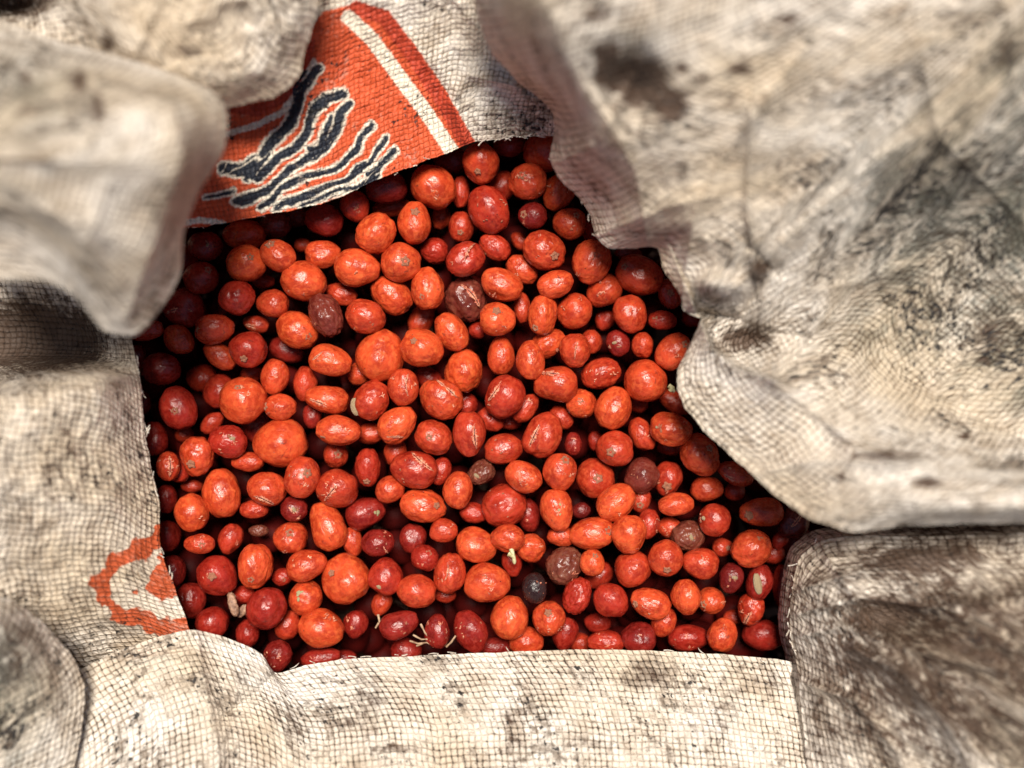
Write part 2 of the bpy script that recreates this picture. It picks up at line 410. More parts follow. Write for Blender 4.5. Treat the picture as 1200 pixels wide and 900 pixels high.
# --- big soft lobe on the left
sheet('sack_fold', [
    [(-90, 10, 7), (0, 24, 7.2), (60, 46, 7.6), (130, 64, 8), (200, 86, 8), (252, 108, 8.2), (268, 134, 8.2), (262, 180, 8.2), (236, 220, 8.2), (217, 270, 8.0), (212, 318, 7.8), (195, 352, 7.6), (160, 392, 7.4), (122, 388, 8.0), (92, 352, 8.8), (60, 332, 9.4), (0, 328, 9.8), (-90, 332, 10)],
    [(-90, 60, 10.5), (20, 75, 10.8), (100, 95, 11.4), (165, 115, 11.6), (205, 140, 11.6), (205, 190, 11.4), (178, 240, 11), (150, 290, 10.6), (110, 300, 10.2), (60, 280, 10.4), (-90, 285, 10.5)],
    [(-140, 184, 12.2), (0, 186, 12.6), (60, 188, 12.8), (62, 190, 12.8), (0, 191, 12.6), (-140, 188, 12.2)]], 320, 180, M_CLOTH, sack,
    seed=3, amp=.0034, wl=150, ridges=[([(100, 95), (130, 200), (95, 300)], .005, 30, 40), ([(200, 110), (215, 190), (178, 290), (150, 370)], .003, 16, 10), ([(0, 240), (70, 250), (140, 330)], .004, 20, 14)],
    tuck=[(120, -.085), (80, -.06), (44, -.035), (16, -.013), (4, -.004)], skirt=False, shade_mildew=[(30, 110, 80, 50, .7)],
    shade_stains=[(93, 95, 12, 22, .9), (115, 128, 9, 28, .9), (30, 90, 12, 10, .8), (35, 130, 24, 8, .7), (143, 240, 8, 8, .8), (20, 230, 8, 8, .7), (95, 255, 5, 45, .5), (25, 280, 5, 40, .5)])

# --- left wall below the lobe
def f_e(X, Y):
    X, Y = X + 16 * (vnoise(X / 17, Y / 17, 61) - .5) + 5 * (vnoise(X / 5, Y / 5, 65) - .5), Y + 14 * (vnoise(X / 15, Y / 15, 63) - .5) + 5 * (vnoise(X / 5, Y / 5, 67) - .5)
    d, _ = polydist(X, Y, [(192, 628), (165, 645), (132, 662), (120, 685), (126, 708), (150, 724), (185, 732), (230, 738)])
    d2 = sdpoly(X, Y, [(178, 668), (192, 652), (210, 700), (190, 702), (164, 690)])
    return np.minimum(d - 10.5, d2 - 2)
sheet('sack_wall', [
    [(170, 290, 1.0), (158, 350, 1.4), (155, 398, 1.8), (163, 440, 1.9), (172, 520, 1.8), (187, 598, 1.5), (188, 640, 1.4), (205, 690, 1.2), (222, 736, 1.0), (236, 760, .6)],
    [(80, 280, 0), (82, 350, -1), (94, 418, -1), (106, 442, 4.2), (118, 520, 3.8), (125, 600, 3.2), (130, 660, 2.6), (145, 710, 1.8), (165, 744, .9), (180, 775, 0)],
    [(-90, 260, -.5), (-90, 350, -1.5), (-60, 436, -1.5), (-44, 466, 5.6), (-20, 560, 6), (0, 640, 5), (20, 700, 3.5), (60, 770, 1.2), (100, 810, .2)]],
    280, 200, M_PRINT2, sack, seed=4, amp=.0042, wl=85, rimjag=.8, prints=dict(ink_orange=f_e),
    shade_stains=[(30, 395, 130, 50, 1.3), (60, 560, 140, 120, .36), (30, 620, 30, 40, .4), (90, 690, 30, 60, .45), (60, 560, 60, 20, .4)], label='lower left wall with a worn orange stripe')  # brown paints the shade of hollow and weave, with some dirt

# --- bottom left corner, nearer
sheet('sack_fold', [
    [(-90, 640, 5.5), (-20, 690, 5), (20, 706, 4.6), (52, 732, 4.0), (84, 768, 3.2), (98, 800, 2.8), (96, 860, 2.8), (80, 930, 3.2), (60, 1000, 3.6)],
    [(-90, 690, 7), (-20, 730, 6.8), (15, 752, 6.0), (38, 790, 5.0), (46, 850, 4.2), (30, 930, 4.2), (10, 1000, 4.6)],
    [(-130, 760, 6), (-110, 820, 5), (-100, 880, 4.5), (-90, 1000, 5)]], 220, 120, M_CLOTH_B, sack, seed=5, amp=.004, wl=55,
    shade_stains=[(20, 780, 26, 60, .6), (10, 860, 16, 30, .5)], shade_mildew=[(10, 820, 40, 90, 1)])  # teal shade of the left side painted into the cloth colour

# --- bottom panel
sheet('sack_wall', [
    [(40, 830, 1.2), (90, 788, 1.3), (130, 766, 1.2), (180, 748, 1.0), (225, 738, 1.0), (270, 749, .9), (306, 766, .7), (323, 788, .5), (360, 779, .5), (400, 773, .4), (500, 768, .4), (600, 764, .4), (700, 761, .4), (800, 764, .4), (900, 771, .4), (936, 778, .4), (975, 790, .2)],
    [(70, 880, 2.2), (180, 850, 2.0), (260, 845, 1.7), (330, 860, 1.4), (400, 850, 1.4), (500, 848, 1.5), (700, 846, 1.5), (880, 850, 1.4), (980, 860, 1.1)],
    [(60, 1010, 4), (300, 1010, 3.8), (500, 1010, 3.8), (700, 1010, 3.8), (900, 1010, 3.6), (1000, 1010, 2.6)]],
    620, 200, M_CLOTH_B, sack, seed=6, amp=.0030, wl=120, rimjag=.35, edge_amp=.1,
    ridges=[([(230, 738), (238, 790), (256, 880), (262, 960)], .0045, 18, 8), ([(323, 788), (300, 812), (262, 840)], -.004, 8, 14), ([(150, 775), (190, 768), (228, 764)], .003, 8, 6), ([(470, 1000), (430, 880), (440, 800)], .003, 30, 50)],
    shade_stains=[(430, 820, 26, 60, .62), (470, 880, 60, 18, .5), (600, 840, 16, 90, .45), (760, 790, 60, 30, .6), (850, 830, 30, 60, .5), (340, 860, 30, 60, .5), (690, 870, 60, 14, .5), (280, 800, 16, 40, .55), (905, 800, 24, 30, .5)])

# --- right lower fold, in shade
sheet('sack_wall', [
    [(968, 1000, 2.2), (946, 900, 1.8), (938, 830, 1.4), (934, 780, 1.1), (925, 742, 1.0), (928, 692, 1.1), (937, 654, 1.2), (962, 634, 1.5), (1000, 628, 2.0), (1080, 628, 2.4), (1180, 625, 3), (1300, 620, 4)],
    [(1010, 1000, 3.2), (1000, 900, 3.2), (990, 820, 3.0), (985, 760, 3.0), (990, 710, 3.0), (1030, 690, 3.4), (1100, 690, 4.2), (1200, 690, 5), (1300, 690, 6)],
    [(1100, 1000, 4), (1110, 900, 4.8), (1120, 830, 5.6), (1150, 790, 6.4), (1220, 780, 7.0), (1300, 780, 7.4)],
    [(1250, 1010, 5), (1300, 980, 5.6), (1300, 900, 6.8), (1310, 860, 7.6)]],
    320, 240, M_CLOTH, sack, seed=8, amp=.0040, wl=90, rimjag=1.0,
    tuck=[(52, -.062), (22, -.036), (-16, -.014), (-6, -.007), (-.5, -.002)],
    ridges=[([(1000, 760), (1060, 790), (1110, 850), (1150, 920)], .009, 14, 9), ([(940, 690), (1010, 668), (1080, 650), (1130, 648)], .007, 12, 8),
            ([(935, 720), (1010, 700), (1090, 712), (1200, 700)], .006, 9, 12), ([(940, 745), (990, 735), (1060, 760), (1180, 790)], .005, 8, 10), ([(940, 800), (1000, 820), (1050, 880), (1080, 960)], .006, 10, 8),
            ([(970, 655), (1000, 700), (1010, 740)], .004, 6, 9), ([(1120, 720), (1180, 760), (1260, 770)], .006, 16, 10)],
    blobs=[(1050, 725, 50, 26, -.012), (1180, 780, 60, 40, -.01)],
    shade_stains=[(1100, 760, 300, 240, .80), (1080, 655, 110, 24, 1.1), (1040, 720, 80, 40, 1.1), (1000, 780, 50, 20, .9), (1060, 850, 60, 16, .8), (1170, 720, 16, 12, .9), (1145, 850, 22, 22, .9), (1180, 640, 40, 12, .7), (980, 650, 26, 12, .5), (950, 620, 24, 12, .7)])  # wide brown patch paints the unlit fold; smaller spots lie on it

# --- right wall: the big lobe that hangs over the fruit
sheet('sack_wall', [
    [(548, -90, 9), (556, 0, 7.2), (575, 60, 5.2), (610, 98, 3.6), (640, 122, 2.6), (650, 148, 2.2), (645, 188, 2.2), (656, 210, 2.2), (682, 236, 2.0), (692, 252, 2.0), (699, 276, 2.0), (712, 290, 2.2), (740, 291, 2.4), (768, 290, 2.6), (778, 315, 3.0), (798, 345, 3.0), (802, 364, 2.8), (820, 374, 2.4), (808, 404, 2.4), (796, 430, 2.6), (795, 456, 2.8), (806, 482, 3.0), (840, 520, 3.5), (880, 555, 4.2), (920, 590, 5.0), (962, 613, 5.8), (1002, 623, 6.2), (1060, 616, 6.4), (1130, 614, 6.6), (1200, 614, 6.8), (1310, 612, 7)],
    [(600, -90, 10), (640, 0, 11), (670, 70, 10.2), (700, 130, 8.8), (735, 180, 7.4), (770, 220, 6.6), (815, 260, 6.0), (855, 300, 5.2), (880, 345, 3.9), (890, 400, 3.6), (900, 450, 4.2), (950, 500, 5.2), (1020, 545, 6.8), (1110, 582, 7.8), (1310, 588, 8.6)],
    [(720, -90, 11.5), (800, 0, 10.4), (880, 100, 8.4), (960, 200, 6.2), (1010, 300, 4.4), (1035, 370, 3.0), (1090, 430, 3.2), (1180, 480, 3.8), (1310, 520, 4.6)],
    [(900, -100, 10), (1050, -60, 9), (1200, 0, 9), (1300, 100, 8.0), (1310, 250, 5.4), (1310, 400, 3.6)]],
    700, 380, M_CLOTH, sack, seed=10, amp=.0036, wl=120, rimjag=.9,
    ridges=[([(820, 374), (834, 408), (860, 430), (908, 446)], .013, 30, 3.0), ([(878, 290), (905, 318), (880, 350), (868, 372), (806, 366)], -.006, 5, 12),
            ([(880, 130), (876, 240), (884, 320)], .006, 7, 16), ([(900, 300), (1000, 210), (1090, 150), (1230, 70)], .006, 60, 26), ([(760, 290), (745, 200), (700, 120)], .004, 12, 18),
            ([(800, 340), (812, 260), (850, 180), (940, 60)], .004, 14, 8), ([(905, 446), (1000, 520), (1100, 560), (1200, 575)], .005, 10, 26), ([(700, 276), (790, 240), (840, 230)], .0035, 8, 12),
            ([(960, 340), (1060, 320), (1200, 330)], .003, 12, 16), ([(1080, 60), (1100, 160), (1200, 260)], .004, 12, 20), ([(650, 190), (700, 170), (760, 60), (780, -60)], .004, 14, 10), ([(880, 556), (960, 540), (1060, 545)], .003, 8, 12), ([(930, 392), (1010, 415), (1090, 455), (1200, 515)], -.006, 44, 22)],
    blobs=[(740, 100, 40, 40, -.016), (874, 400, 30, 20, -.012), (838, 336, 30, 16, .012)],
    shade_stains=[(712, 78, 20, 36, 1.4), (750, 95, 36, 34, 1.5), (785, 125, 26, 28, 1.3), (800, 80, 14, 12, .9), (700, 18, 30, 16, .7), (690, 45, 22, 12, .6), (822, 92, 16, 10, .9), (865, 82, 16, 10, .9), (925, 22, 22, 14, .8), (800, 200, 12, 30, .6),
            (1150, 200, 90, 60, .45), (1120, 300, 90, 90, .45), (1160, 400, 60, 60, .5), (1180, 60, 20, 30, .5), (872, 398, 34, 20, 1.0), (890, 320, 14, 22, .9), (1040, 535, 60, 10, .8), (1085, 565, 30, 8, .8), (985, 560, 14, 8, .8), (1130, 510, 7, 5, 1)],  # pocket shade painted as a brown patch among the dirt
    shade_mildew=[(1160, 260, 190, 150, 1.15), (1090, 380, 120, 60, .8), (1190, 430, 90, 60, 1), (1195, 110, 60, 80, .9), (720, 60, 60, 30, .5)],  # cool shade painted grey-green over the wall, with mildew specks
    label='right hand wall that bulges over the fruit')

# sack inside, below the fruit
bm = bmesh.new(); bmesh.ops.create_circle(bm, cap_ends=True, segments=48, radius=.20)
for v in bm.verts: v.co.z = -.11; v.co.x *= 1.15
me = bpy.data.meshes.new('sack_lining'); bm.to_mesh(me); bm.free()
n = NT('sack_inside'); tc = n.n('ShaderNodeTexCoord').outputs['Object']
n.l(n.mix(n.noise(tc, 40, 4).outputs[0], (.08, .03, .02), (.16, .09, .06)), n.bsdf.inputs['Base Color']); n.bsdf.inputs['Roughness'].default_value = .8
me.materials.append(n.m); o = bpy.data.objects.new('sack_lining', me); C.objects.link(o); o.parent = sack

# ------------------------------------------------------------------ coffee cherries
def skin_material(name):
    n = NT(name)
    tc = n.n('ShaderNodeTexCoord').outputs['Object']
    oi = n.n('ShaderNodeObjectInfo')
    off = n.n('ShaderNodeVectorMath', operation='MULTIPLY_ADD')
    cmb = n.n('ShaderNodeCombineXYZ'); n.l(oi.outputs['Random'], cmb.inputs[0]); n.l(oi.outputs['Random'], cmb.inputs[2])
    n.l(cmb.outputs[0], off.inputs[0]); off.inputs[1].default_value = (37, 11, 23); n.l(tc, off.inputs[2])
    v = off.outputs[0]
    a = n.noise(v, 1.3, 3, .6).outputs[0]
    b = n.noise(v, 22, 3, .65).outputs[0]
    c = n.noise(v, 4.2, 4, .62, .4).outputs[0]
    col = oi.outputs['Color']
    dark = n.mix(1.0, col, (.60, .46, .46), 'MULTIPLY')
    lite = n.mix(1.0, col, (1.12, 1.7, 1.5), 'MULTIPLY')
    k = n.mix(n.ramp(a, .38, .62), dark, col)
    k = n.mix(n.ramp(c, .48, .70, 0, .9), k, lite)
    k = n.mix(n.ramp(b, .52, .80, 0, .25), k, dark)
    # bruises and small pits
    vo = n.n('ShaderNodeTexVoronoi'); n.l(v, vo.inputs['Vector']); vo.inputs['Scale'].default_value = 2.6
    pit = n.ramp(vo.outputs['Distance'], .045, .085, 1, 0)
    pm = n.math('MULTIPLY', pit, n.ramp(n.noise(v, 1.1, 1).outputs[0], .50, .56))
    k = n.mix(pm, k, (.018, .008, .006))
    br = n.ramp(n.noise(v, 2.1, 4, .7, 1.2).outputs[0], .62, .70, 0, .7)
    k = n.mix(br, k, (.11, .018, .012))
    n.l(k, n.bsdf.inputs['Base Color'])
    n.l(n.ramp(c, .3, .7, .19, .38), n.bsdf.inputs['Roughness'])
    n.bsdf.inputs['Specular IOR Level'].default_value = .42
    n.bsdf.inputs['Subsurface Weight'].default_value = 0.0
    h = n.bump(n.noise(v, 2.4, 3, .55, .5).outputs[0], .36, .0016)
    h = n.bump(pm, .6, -.0006, h)
    h = n.bump(b, .16, .0004, h)
    n.l(h, n.bsdf.inputs['Normal'])
    return n.m
M_SKIN = skin_material('cherry_skin')
def simple_mat(name, c1, c2, rough=.5, scale=300, bumpd=.0006, coords='Object'):
    n = NT(name); tc = n.n('ShaderNodeTexCoord').outputs[coords]
    a = n.noise(tc, scale, 4, .65).outputs[0]
    n.l(n.mix(n.ramp(a, .35, .65), c1, c2), n.bsdf.inputs['Base Color'])
    n.bsdf.inputs['Roughness'].default_value = rough
    n.l(n.bump(a, .8, bumpd), n.bsdf.inputs['Normal'])
    return n.m
M_CALYX = simple_mat('calyx_brown', (.20, .03, .02), (.62, .30, .17), .35, 900)
M_PIT = simple_mat('calyx_pit', (.02, .008, .006), (.06, .02, .012), .6, 900)
M_FLESH = simple_mat('torn_flesh_glint', (.38, .05, .03), (.74, .34, .20), .2, 700, .0012)
M_SEED = simple_mat('wet_seed', (.34, .20, .10), (.66, .54, .33), .28, 420, .0010)
M_HUSK = simple_mat('dry_husk', (.13, .06, .035), (.42, .24, .15), .5, 500, .0010)
M_TWIG = simple_mat('pale_twig', (.20, .11, .06), (.48, .33, .20), .6, 600, .0006)
M_GREEN = simple_mat('green_bit', (.28, .24, .09), (.60, .56, .32), .5, 500)

def ico(sub):
    bm = bmesh.new(); bmesh.ops.create_icosphere(bm, subdivisions=sub, radius=1)
    vs = np.array([v.co[:] for v in bm.verts]); fs = np.array([[v.index for v in f.verts] for f in bm.faces]); bm.free()
    return vs, fs
VS, FS = ico(5)
V2, F2 = ico(3)
def n3(p, s, seed):
    return (vnoise(p[:, 0] * s + 50, p[:, 1] * s + 50 + p[:, 2] * .7 * s, seed) + vnoise(p[:, 1] * s + 80, p[:, 2] * s + 20 + .3 * p[:, 0] * s, seed + 5) + vnoise(p[:, 2] * s + 10, p[:, 0] * s + 70, seed + 9)) / 3 - .5
def variant(i, wrinkle=0.0):
    p = VS.copy()
    r = 1 + .25 * n3(p, 1.15, i * 3) + .07 * n3(p, 3.5, i * 3 + 40)
    if wrinkle: r += wrinkle * (np.abs(n3(p, 4.5, i * 5 + 2)) * -2.0 + .12) + wrinkle * .5 * n3(p, 11, i)
    # dimple at the two poles (stalk and calyx) on +-x
    for sx, dp in ((1, .05), (-1, .035)):
        d = np.arccos(np.clip(p[:, 0] * sx, -1, 1)); r -= dp * np.exp(-(d / .22) ** 2); r += dp * .35 * np.exp(-((d - .38) / .16) ** 2)
    # a few shallow dents where neighbours pressed
    rs = np.random.RandomState(100 + i)
    for k in range(rs.randint(2, 6)):
        d = rs.randn(3); d /= np.linalg.norm(d); r -= rs.uniform(.04, .13) * np.exp(-((1 - p @ d) / .09))
    p = p * r[:, None]
    # egg taper along x
    t = rs.uniform(-.12, .12); p[:, 1:] *= (1 + t * p[:, :1])
    return mesh_np('cherry_skin', p, FS, M_SKIN)
def mesh_np(name, vs, fs, mat):
    me = bpy.data.meshes.new(name); m = fs.shape[1]
    me.vertices.add(len(vs)); me.vertices.foreach_set('co', np.asarray(vs, float).reshape(-1))
    me.loops.add(fs.size); me.loops.foreach_set('vertex_index', fs.reshape(-1).astype(np.int32))
    me.polygons.add(len(fs)); me.polygons.foreach_set('loop_start', np.arange(0, fs.size, m, dtype=np.int32))
    me.polygons.foreach_set('use_smooth', np.ones(len(fs), bool)); me.update(calc_edges=True)
    me.materials.append(mat); return me
VAR = [variant(i) for i in range(18)] + [variant(60 + i, .07) for i in range(6)]
WRK = [variant(20 + i, .16) for i in range(4)]

# X, Y, half length, half width, angle, level, tone, feature
# tone: 0 bright .. 2 dark, 3 brown, 4 black.  feature: c=calyx at dx,dy  s=split  e=seed  h=skin husk  r=ridge scar
CH = """
564 191 23 20 100 0 .5 c:-4:-13|508 219 25 22 -45 0 0|597 170 16 12 0 2 1.5|637 178 22 21 0 1 1|618 213 21 20 0 0 .5 c:-6:5|540 224 16 9 90 2 1|528 188 13 10 0 3 2
453 220 22 18 10 1 2|458 243 14 7 10 3 1|416 242 17 15 -60 1 1 c:3:-2|441 272 23 21 45 0 0|486 260 22 18 90 0 0 c:2:10|517 255 9 7 70 3 1|540 266 15 12 90 2 1 c:0:-8
573 246 26 22 -60 0 1 w|588 219 12 9 60 3 1|624 253 15 14 0 1 2 c:-11:0|470 308 21 21 0 0 0 c:7:0|419 314 23 20 -10 0 0|509 294 14 13 0 2 1|545 304 22 18 30 0 1 r:5:8:60:12|579 289 18 13 -35 1 1
609 283 8 6 -40 3 1|638 294 24 20 -35 0 .5 c:12:-8|612 316 18 14 -40 1 .5|655 225 21 16 60 1 .5|668 262 18 17 0 1 .5 c:7:8|693 270 11 7 90 3 1.5|693 307 24 21 70 0 .3|750 322 26 21 -25 0 .4 c:-20:8|736 297 13 7 0 2 2
241 288 18 15 0 1 2 e:6:-1:4:3|286 275 22 17 0 1 .2|288 309 21 19 0 0 0 c:9:6|326 299 20 17 -30 0 .2 c:-7:12|323 262 15 14 0 2 2.3|347 252 9 9 0 3 2.5|379 258 20 17 -10 1 2 c:10:-2|378 298 19 15 0 1 .2|355 287 6 5 0 3 1
236 326 18 17 0 1 1 c:11:9|356 330 24 21 -15 0 0|278 349 20 19 0 0 1|319 356 17 15 0 1 .5|309 330 8 5 0 3 1|214 360 21 20 0 1 1.3 s:0:-5:5:15|210 398 18 14 -45 1 .5|172 388 18 10 15 1 1
251 385 21 17 5 0 .5 c:-15:-3|300 380 13 9 -15 2 .8 s:-2:-3:-15:9|349 387 23 19 -35 0 0 c:15:-8|382 369 24 17 -65 0 2.4 h|335 410 13 9 -20 3 2|258 417 19 12 -35 1 .6|291 410 20 20 0 0 1 c:-2:-11|400 345 16 11 -20 2 1|161 420 14 9 90 2 2|218 302 11 9 60 3 2
460 347 24 19 -40 0 0|501 338 23 18 95 0 0 c:-5:-11|428 371 22 19 -15 0 .5 e:7:-6:6:3|546 351 24 22 -60 0 2.6 s:7:4:-50:17|588 334 23 17 -20 0 .2|495 372 13 9 60 3 1|530 388 22 17 -55 0 0|446 415 27 25 60 0 0|494 408 24 21 -30 0 0 c:-8:8
583 374 20 18 0 0 0 c:-1:9|559 387 9 9 0 2 1|650 333 20 15 20 0 .4|708 341 18 17 40 1 .4|636 369 23 16 80 0 .1 c:-9:-16|673 365 19 17 40 1 .6|612 360 16 8 95 2 1|739 368 20 18 -70 0 .4 c:-13:4|709 375 8 7 60 3 1
786 344 17 13 100 1 1 c:-2:0|776 376 15 11 -5 1 1.2 c:-9:0|643 402 19 15 30 1 .2|674 411 18 17 90 0 .5 r:0:0:80:10|693 400 13 11 90 2 1|724 402 14 12 -60 1 2 e:-5:0:5:3|753 405 14 12 90 1 .5|587 416 20 15 90 1 .2|621 422 21 16 95 0 .1
704 438 22 17 20 1 .8 r:4:3:20:12|756 447 23 22 0 0 .2|789 412 21 17 55 0 .4 c:13:8|651 450 22 20 0 0 .4 s:-6:12:-5:12|681 473 17 16 0 1 .2 c:-2:4|719 478 23 19 70 0 .2|591 465 23 21 60 0 1.2 s:-10:7:55:14|616 478 17 12 50 1 1|814 372 9 7 0 3 1.5|791 471 13 8 -30 3 1
189 433 21 17 0 1 2|209 479 24 20 -70 0 1.6 c:1:-2|237 443 11 10 0 3 1|257 458 18 16 90 2 1|284 469 25 24 0 0 .4 c:-1:15|322 442 19 15 80 1 .5|295 438 8 7 0 3 1|358 450 18 13 90 1 1|328 477 17 14 0 0 .1 c:-16:1|248 496 13 9 40 2 1
216 509 7 6 0 3 1|181 514 16 13 90 2 2|267 517 20 17 -10 0 1.5 e:9:4:6:4|301 500 13 10 90 3 2|327 519 28 25 10 0 0|290 541 17 11 0 1 .8|231 535 21 19 90 0 .5 c:-3:-8|197 546 16 13 90 1 1 s:5:0:90:12|210 552 11 11 0 2 1|354 559 22 19 80 0 .5 c:9:6 w
260 579 26 20 100 0 0|312 573 22 18 -10 0 .4 s:0:-11:-25:12|225 570 8 5 0 3 1|366 488 13 10 90 2 2|168 472 9 6 90 3 2|387 423 23 17 -15 0 .1 r:-12:6:40:9|421 437 13 12 40 1 .2|383 468 22 16 -10 0 .5 s:-6:-4:-20:15|436 469 21 19 60 0 .9 e:-19:-8:11:8
473 453 20 17 90 0 .5 r:5:2:90:13|517 467 25 21 -40 0 .6 s:7:12:-40:15|544 434 23 21 80 0 0|502 443 11 8 -30 3 1|546 474 9 9 0 3 1|397 505 24 17 -5 0 .1 c:-17:-3|466 498 22 18 40 0 .1 r:-2:-13:0:10|435 508 14 11 10 2 .6|393 532 13 12 90 2 1 c:5:0
507 512 21 18 -30 0 .5 c:-3:0|550 508 25 17 95 0 1.1 s:7:-4:95:13|574 492 14 12 -40 2 1|463 530 15 11 70 2 1|431 548 20 14 90 1 .9 c:0:-16|486 550 25 20 -15 0 1 s:10:9:-40:17 w|516 552 15 11 70 1 .9|589 526 21 16 10 0 1 w|564 554 15 13 30 1 3 e:-5:-3:7:4
537 574 20 16 80 0 .3|636 510 25 20 60 0 1 s:-10:0:65:15|658 489 13 11 -40 2 1|672 520 12 9 90 1 2|697 517 7 5 90 3 1|721 526 20 19 0 0 .6 c:-7:-3|752 510 19 13 -65 1 .6|786 503 23 18 -10 0 .2 e:-19:3:3:3|614 559 21 16 -35 0 .5|656 552 20 18 90 0 .5 c:6:14
698 560 21 20 90 0 1 c:2:1|752 558 20 18 30 1 2.5 w|783 562 18 15 80 1 1 c:-3:-7|592 591 25 23 30 0 1.1 w|619 604 17 12 100 1 2|556 601 15 11 -10 1 1|652 597 23 18 100 0 .2 g:2:2|681 598 9 8 0 2 2.2|721 589 23 18 35 0 .1|752 586 13 11 70 1 1 c:-3:-5
785 524 9 6 0 3 1|597 494 9 6 0 3 1|748 474 7 6 0 3 1|821 533 23 21 -50 0 .5 c:8:9|829 573 18 14 0 1 .6|862 555 19 13 -20 1 .5 s:-3:-5:-15:13|861 576 10 9 0 2 1|792 592 19 13 5 0 .2|892 600 22 16 0 0 .2 c:-17:-3|837 609 19 18 -45 0 .9 e:-15:3:5:4
917 579 12 7 -25 2 1.5|930 612 18 16 60 1 2.2 s:0:3:50:9|785 618 13 11 0 1 .5|760 614 16 12 80 1 1|195 584 14 10 90 2 2|225 601 22 18 110 0 .1|196 628 16 13 90 2 2|233 637 16 11 0 0 .5 c:6:-1|270 631 17 13 75 1 1.2|298 597 15 10 0 1 1
345 597 15 13 0 1 2 e:2:1:6:4|384 616 25 20 110 0 0|395 573 22 21 0 0 1 s:-5:-3:50:12|341 631 18 18 0 0 .6 c:2:9|303 622 10 6 0 2 3|299 663 25 19 85 0 .1 c:-2:-14|255 676 22 21 -45 0 1.5 c:-2:4|201 670 17 15 90 2 2|359 662 22 17 20 0 .3|331 676 10 9 0 2 1 c:3:-2
358 700 19 18 60 0 .2 g:-5:2|223 704 17 15 90 2 2|405 678 27 25 -60 0 .1 c:-14:10|312 713 24 22 70 0 1.6|284 697 12 9 0 2 1|457 573 16 14 30 1 .6|428 601 20 17 20 1 1.6 g:15:-3|496 593 25 18 -10 0 .1 c:17:2|413 634 16 11 100 1 .5|443 636 18 15 15 1 2 w
483 631 16 14 80 1 2|520 622 15 13 0 1 1|498 654 15 14 -40 1 1.6 c:5:7|558 639 23 19 -10 0 .3|527 672 21 17 80 0 .5 r:-2:4:80:10|594 631 18 15 0 0 .1|622 642 16 15 -30 1 .3|600 660 14 10 100 2 1|452 676 20 19 90 0 1 e:-6:-9:7:6|489 693 21 18 -10 0 .5|447 707 13 10 60 2 1|522 697 11 8 0 2 1
571 683 25 21 0 0 .1 c:-3:9|598 723 23 21 80 0 .2|377 736 24 20 -15 0 .1|417 731 15 13 80 1 1.6|468 732 20 15 20 0 2 w|513 740 19 14 90 0 2 w|552 739 23 17 110 0 1.9 w|476 762 16 13 0 2 2|580 758 17 9 0 2 2|617 752 18 16 0 1 .5|375 772 22 11 10 1 2|402 771 10 6 0 3 2
248 730 18 17 0 1 1.6|290 742 14 12 90 2 2|324 770 18 15 60 1 2|338 732 15 12 60 2 1|694 625 24 18 5 0 .1 c:18:4|737 627 20 19 90 0 .2|657 628 15 11 -10 1 .5|661 662 21 19 40 0 3 k|694 659 15 14 90 0 .2 c:3:9|701 674 11 9 40 3 1|741 666 21 20 60 0 .6|780 655 20 18 -70 0 .4 c:0:-11
627 689 16 14 90 0 4 w|676 698 20 15 70 0 1 h|716 704 22 18 -45 0 1|643 725 19 18 90 0 .5 c:-1:10|762 707 22 16 -20 0 .5 c:-19:1|778 729 16 14 70 0 .4|804 700 21 16 95 0 .3|662 742 18 13 75 1 1.6|701 730 10 8 0 3 1.5|748 747 18 17 0 1 2|710 753 19 13 0 1 1|680 754 8 8 0 3 1
808 748 22 14 0 1 1.5 c:-20:-2|806 629 18 16 20 0 3 e:2:1:7:4|847 641 10 9 0 2 1 c:5:0|820 660 19 16 -10 0 1|880 643 22 20 20 0 .5 c:9:13|905 649 12 10 0 2 1|857 678 16 13 80 1 2.2 e:2:3:6:4|834 704 15 14 0 1 .5 c:-11:-3|890 683 19 14 80 1 1.6 e:-5:1:13:6|917 686 22 10 90 2 2
880 714 17 15 80 1 1.1 s:-6:-9:70:10|846 744 19 16 80 0 .5|894 744 20 15 -10 2 2|932 634 14 12 90 3 2.2|859 723 7 6 0 3 1|914 633 10 8 60 2 1.5
645 178 0 0 0 0 0
""".replace('\n', '|')
TONES = [(0, (.60, .074, .021)), (1, (.36, .023, .012)), (2, (.15, .010, .009)), (3, (.17, .042, .025)), (4, (.028, .012, .012))]
def tone(t):
    for (a, ca), (b, cb) in zip(TONES[:-1], TONES[1:]):
        if t <= b:
            f = (t - a) / (b - a); return tuple(ca[i] * (1 - f) + cb[i] * f for i in range(3))
    return TONES[-1][1]
cher = []
for row in CH.split('|'):
    w = row.split()
    if len(w) < 7 or float(w[2]) == 0: continue
    X, Y, a, b, ang, lev, tn = map(float, w[:7]); cher.append(dict(X=X, Y=Y, a=a, b=b, ang=ang, lev=int(lev), t=tn, f=w[7:]))
print('cherries', len(cher))
rs = np.random.RandomState(3)
for c in cher:
    r = (c['a'] + c['b']) / 2 * K
    c['r'] = r
    grow = {0: 1.12, 1: 1.13, 2: 1.2, 3: 1.6}[c['lev']]    # deep ones are partly covered, so really larger
    c['a'] *= grow; c['b'] *= grow; c['r'] *= grow
    c['z'] = -max(r, .0045) * 1.0 - {0: 0, 1: .006, 2: .013, 3: .022}[c['lev']] - .004 * rs.rand() + .0015
